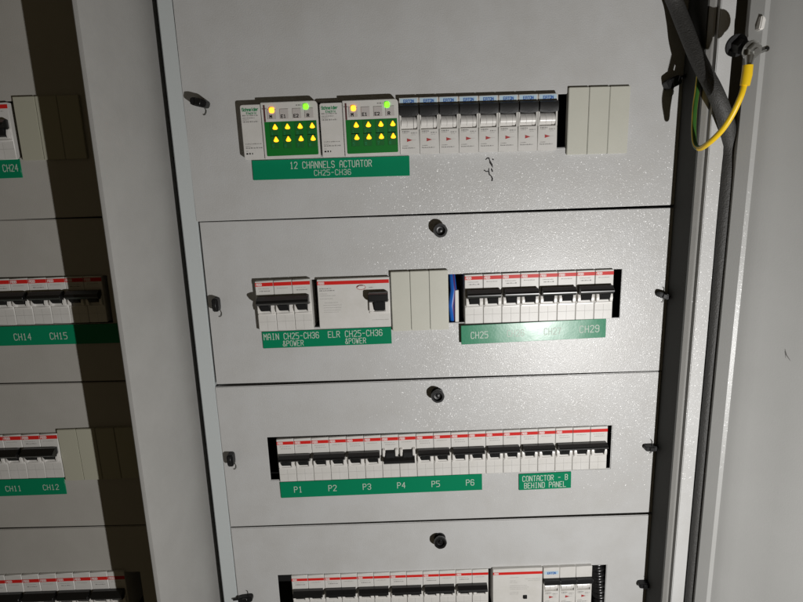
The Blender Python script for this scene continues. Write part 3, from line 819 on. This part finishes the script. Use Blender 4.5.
actuator((320.6, 101.0), (322.6, 157.6), (400.0, 154.6), (397.4, 99.2), 343.0, 'right channel actuator, next to the single pole breakers, with amber lights')

# ------------------------------------------------------------------ blank covers
def blank(lt, rt, rb, lb, n, label, extra=0.0, p=0.003, cm=COVER):
    R = Row(lb, rb, lt, p, n, rt)
    root = empty('blanking_plate'); g = 0.00018
    for i in range(n):
        mb = MB(); mb.box(i * R.pitch + g, (i + 1) * R.pitch - g, -p + random.uniform(-.0002, .0002), 0.004, 0, R.h, cm, 0.0004, 2)
        mb.build('cover_segment', root)
    mb = MB(); mb.box(0.0008, R.len - 0.0008, -p + 0.0014, 0.006, 0.0012, R.h - 0.0012, BLACKM); mb.build('clip_strip', root)
    R.place(root, 0); tag(root, label, 'blanking plate')
    return root
blank((569.2, 87.0), (630.4, 86.0), (627.2, 153.0), (566.6, 154.6), 3, 'ivory blanking plate at the right end of the top row')
blank((391.2, 272.0), (448.2, 270.2), (449.2, 329.4), (392.6, 331.4), 3, 'ivory blanking plate in the middle of the second row', p=0.004)
blank((15.2, 96.8), (80.0, 94.5), (87.5, 158.5), (22.5, 160.5), 3, 'half shaded blanking plate at the top of the left cabinet', p=0.0025, cm=COVER_LEFT)
blank((58.6, 430.2), (133.5, 427.0), (140.5, 478.0), (65.5, 481.0), 4, 'half shaded blanking plate of four segments in the left cabinet', p=0.003, cm=COVER_LEFT)

# ------------------------------------------------------------------ engraved green plates
def plate(lt, rt, rb, lb, lines, label, p=0.0012, group=None):
    """lines: (string, fraction x of centre, fraction z of baseline, cap height m)"""
    R = Row(lb, rb, lt, p, None, rt)
    root = empty('label_plate')
    mb = MB(); mb.box(0, R.len, -p, -0.00005, 0, R.h, GREEN, 0.0002); b = mb.build('plate', root)
    mb = MB()
    for (s, fx, fz, h, wx) in lines:
        text(mb, s, R.len * fx, R.h * fz, h, -p - 0.00012, LETTER, th=0.11, adv=1.5, wx=wx, center=True)
    mb.build('lettering', root, smooth=False)
    R.place(root, 0); tag(root, label, 'label plate', group)
    return root
plate((252.6, 161.2), (409.4, 155.0), (409.8, 175.6), (253.4, 180.2), [('12 CHANNELS ACTUATOR', 0.50, 0.53, 0.0056, 0.66), ('CH25-CH36', 0.508, 0.15, 0.0046, 0.82)], 'green plate reading 12 CHANNELS ACTUATOR')
plate((262.4, 332.2), (391.2, 327.0), (391.8, 343.6), (263.4, 348.6), [('MAIN CH25-CH36', 0.225, 0.52, 0.0058, 0.66), ('&POWER', 0.235, 0.10, 0.0052, 0.66), ('ELR CH25-CH36', 0.72, 0.52, 0.0058, 0.70), ('&POWER', 0.72, 0.10, 0.0052, 0.66)], 'green plate reading MAIN and ELR')
bowed = plate((460.6, 324.2), (607.6, 319.2), (605.6, 337.4), (461.0, 343.6), [('CH25', 0.125, 0.30, 0.0062, 0.7), ('CH26', 0.375, 0.30, 0.0062, 0.7), ('CH27', 0.63, 0.30, 0.0062, 0.7), ('CH29', 0.885, 0.32, 0.0066, 0.76)], 'green plate with a washed out glare patch, ending in CH29')
bowed.rotation_euler[2] = 0.026; bowed.location.y = -0.0036   # its left end stands a little proud
plate((280.6, 481.9), (482.0, 474.6), (482.2, 490.0), (281.2, 498.2), [('P%d' % (i + 1), 0.088 + i * 0.1705, 0.33, 0.0062, 0.75) for i in range(6)], 'long green plate lettered P1 to P6')
plate((519.3, 474.2), (571.8, 472.0), (571.0, 488.0), (519.0, 490.4), [('CONTACTOR - B', 0.5, 0.54, 0.0058, 0.62), ('BEHIND PANEL', 0.5, 0.11, 0.0058, 0.62)], 'small green plate reading CONTACTOR')
plate((-60, 162.4), (21.8, 158.6), (22.4, 177.6), (-56, 180.5), [('CH24', 0.87, 0.36, 0.0058, 0.62)], 'short green plate at the top of the left cabinet')
plate((-60, 329), (118.0, 322.8), (122.0, 342.8), (-58, 347.5), [('CH13', 0.26, 0.28, 0.0062, 0.7), ('CH14', 0.456, 0.28, 0.0062, 0.7), ('CH15', 0.655, 0.28, 0.0062, 0.7)], 'green plate reading CH14 and CH15')
plate((-60, 482), (65.4, 477.8), (66.6, 494.2), (-58, 498.5), [('CH11', 0.585, 0.30, 0.0056, 0.75), ('CH12', 0.885, 0.30, 0.0056, 0.75)], 'green plate reading CH11 and CH12')

# ------------------------------------------------------------------ left cabinet breakers
def lrow(lb, rb, lt, rt, n, per, labels, zf=None, name='breakers of the left cabinet', p=0.003):
    R = Row(lb, rb, lt, p, n * per, rt)
    proto = None
    for i in range(n):
        if labels[i] is None: continue
        o = stripe_breaker('circuit_breaker', per, R.pitch, R.h, p, zf=zf, print_seed=9) if proto is None else copy_tree(proto)
        if proto is None: proto = o
        R.place(o, i * per * R.pitch); tag(o, labels[i], 'circuit breaker', name)
lrow((-28.5, 161), (17.0, 159.2), (-34.0, 104.0), (11.0, 102.2), 1, 2, ['breaker at the photo edge beside the top left blanking plate'], name='breakers of the left cabinet')
ZL2 = dict(s0=0.03, s1=0.11, h0=0.29, h1=0.455, t1=0.56, c0=0.44, c1=0.62, g=0.8)
lrow((-37.5, 326.5), (107.8, 322.0), (-44.0, 280.6), (102.8, 275.8), 4, 2, ['breaker of the left cabinet cut by the photo edge, above the green plate CH14', 'breaker of the left cabinet directly above CH14', 'lit breaker of the left cabinet above CH15, touching the shade', 'breaker wholly in shade beside the partition'], ZL2)
lrow((-43.0, 481.0), (64.4, 477.6), (-49.0, 437.6), (57.4, 433.4), 3, 2, [None, 'breaker of the left cabinet above CH11', 'breaker of the left cabinet above CH12, beside the four segment plate'], ZL2)
ZL4 = dict(s0=0.10, s1=0.17, h0=0.37, h1=0.52, t1=0.6, c0=0.5, c1=0.66, g=0.85)
lrow((-37.0, 622.0), (131.0, 616.0), (-41.0, 576.5), (127.0, 572.6), 5, 2, [None, 'breaker at the lower left corner of the photo', 'second breaker from the lower left corner', 'third breaker from the lower left corner', 'breaker half swallowed by shade at the bottom of the left cabinet'], ZL4)

# ------------------------------------------------------------------ wires in the open slots
mb = MB()
def A(px, py, p): return at(px, py, p)
mb.tube([A(449, 262, -.02), A(452, 276, -.007), A(453.5, 290, -.003), A(451.5, 305, -.004), A(453, 318, -.005), A(450, 332, -.02)], 0.0031, BLUEW, 10, PURPLE, lambda k: k in (0, 5))
o = mb.build('blue_wire'); tag(o, 'blue wire in the narrow slot beside the middle blanking plate', 'wire')
mb = MB(); a = A(454.6, 322, -.001); b = A(458.6, 290, -.001)
mb.box(a.x + .0005, b.x, 0.0005, 0.006, a.z, b.z, BRIGHT, 0.0004); o = mb.build('terminal_strip'); tag(o, 'thin white upright strip in front of the blue wire', 'terminal strip')
mb = MB()
N = 160; pts = []; rs = []
P0, P1_ = A(597, 560, -.008), A(602, 640, -.008)
for i in range(N):
    u = i / (N - 1); pts.append(P0.lerp(P1_, u)); rs.append(0.0068 + 0.0011 * math.sin(u * 2 * math.pi * 15))
mb.tube(pts, rs, BLACK, 20)
o = mb.build('corrugated_conduit'); tag(o, 'black ribbed conduit in the slot at the lower right', 'conduit')

# ------------------------------------------------------------------ cable, earth wire, stud
def spline(P, k=8):
    out = []
    Q = [P[0]] + P + [P[-1]]
    for i in range(1, len(Q) - 2):
        for j in range(k):
            t = j / k; a, b, c, d = Q[i - 1], Q[i], Q[i + 1], Q[i + 2]
            out.append(0.5 * ((2 * b) + (c - a) * t + (2 * a - 5 * b + 4 * c - d) * t * t + (3 * b - a - 3 * c + d) * t ** 3))
    out.append(P[-1]); return out
mb = MB()
P = [A(640, -90, .012), A(656, -40, .014), A(674, 0, .010), A(686, 30, .020), A(699.5, 62, .036), A(715, 92, .050), A(725, 118, .048), A(730, 145, .040), A(728.3, 180, .042), A(722.8, 240, .043), A(715.6, 320, .043), A(705, 430, .043), A(689.3, 602, .043), A(681, 690, .043)]
P = spline(P, 10)
rs = [0.0062 if i < 78 else max(0.0044, 0.0062 - (i - 78) * 0.00006) for i in range(len(P))]
mb.tube(P, rs, CABLE, 16)
o = mb.build('sleeved_cable'); tag(o, 'thick charcoal cable bundle running down the right side of the cabinet', 'cable')
mb = MB()
P = spline([A(744.5, 84, .088), A(740.5, 97, .088), A(732, 115, .084), A(722, 130, .078), A(710, 142, .068), A(700, 148.2, .052), A(695, 144, .044), A(693.6, 130, .040), A(694.6, 108, .036), A(697, 90, .032), A(699, 72, .028), A(700, 58, .020)], 10)
nb = 52
mb.tube(P[:nb + 1], 0.00215, YELLOW, 14, GREENW, lambda k: k in (2, 3, 4, 5))
mb.tube(P[nb:], 0.00210, GREENW, 14, YELLOW, lambda k: k in (0, 1, 9))
wire = empty('earth_wire', A(744.5, 84, .088)); tag(wire, 'yellow and green earth wire looping from the metal stud', 'wire')
o = mb.build('insulated_lead', wire); o.location = -wire.location
mb = MB(); mb.tube([A(748.2, 65, .088), A(747.0, 75, .088), A(744.8, 85.5, .088)], [0.0034, 0.0036, 0.0033], YELLOW, 14)
o = mb.build('crimp_sleeve', wire); o.location = -wire.location
mb = MB(); a = A(749.5, 58, .086)
mb.tube([A(748.4, 66, .087), A(749.8, 56, .086)], [0.0022, 0.0036], METAL, 12)
o = mb.build('crimp_lug', wire); o.location = -wire.location
stud = empty('earth_stud', A(750, 50, .06)); tag(stud, 'metal earth bolt with stacked nuts beside the door edge', 'bolt')
L0 = stud.location.copy()
def sb(name, pts, r, m, n):
    mb = MB(); mb.tube(pts, r, m, n); o = mb.build(name, stud); o.location = -L0
sb('bolt_shaft', [A(733, 46, .060), A(757, 51, .086)], 0.0022, METAL, 12)
sb('washer', [A(750.5, 49.5, .0795), A(752, 50, .081)], 0.0068, METAL, 22)
sb('nut', [A(752, 50, .081), A(756, 51.0, .085)], 0.0052, METAL, 6)
sb('nut', [A(737.5, 45.5, .070), A(744, 47.5, .076)], 0.0058, BLACKM, 6)
sb('washer', [A(735.5, 45, .068), A(737.2, 45.5, .070)], 0.0082, BLACKM, 22)
mb = MB(); c = A(763.5, 49.5, .0755); mb.cyl((c.x, c.z), 0.0021, -0.0795, -0.072, METAL, 14); mb.cyl((c.x, c.z), 0.0012, -0.0805, -0.0795, BLACKM, 10)
o = mb.build('door_screw', door)
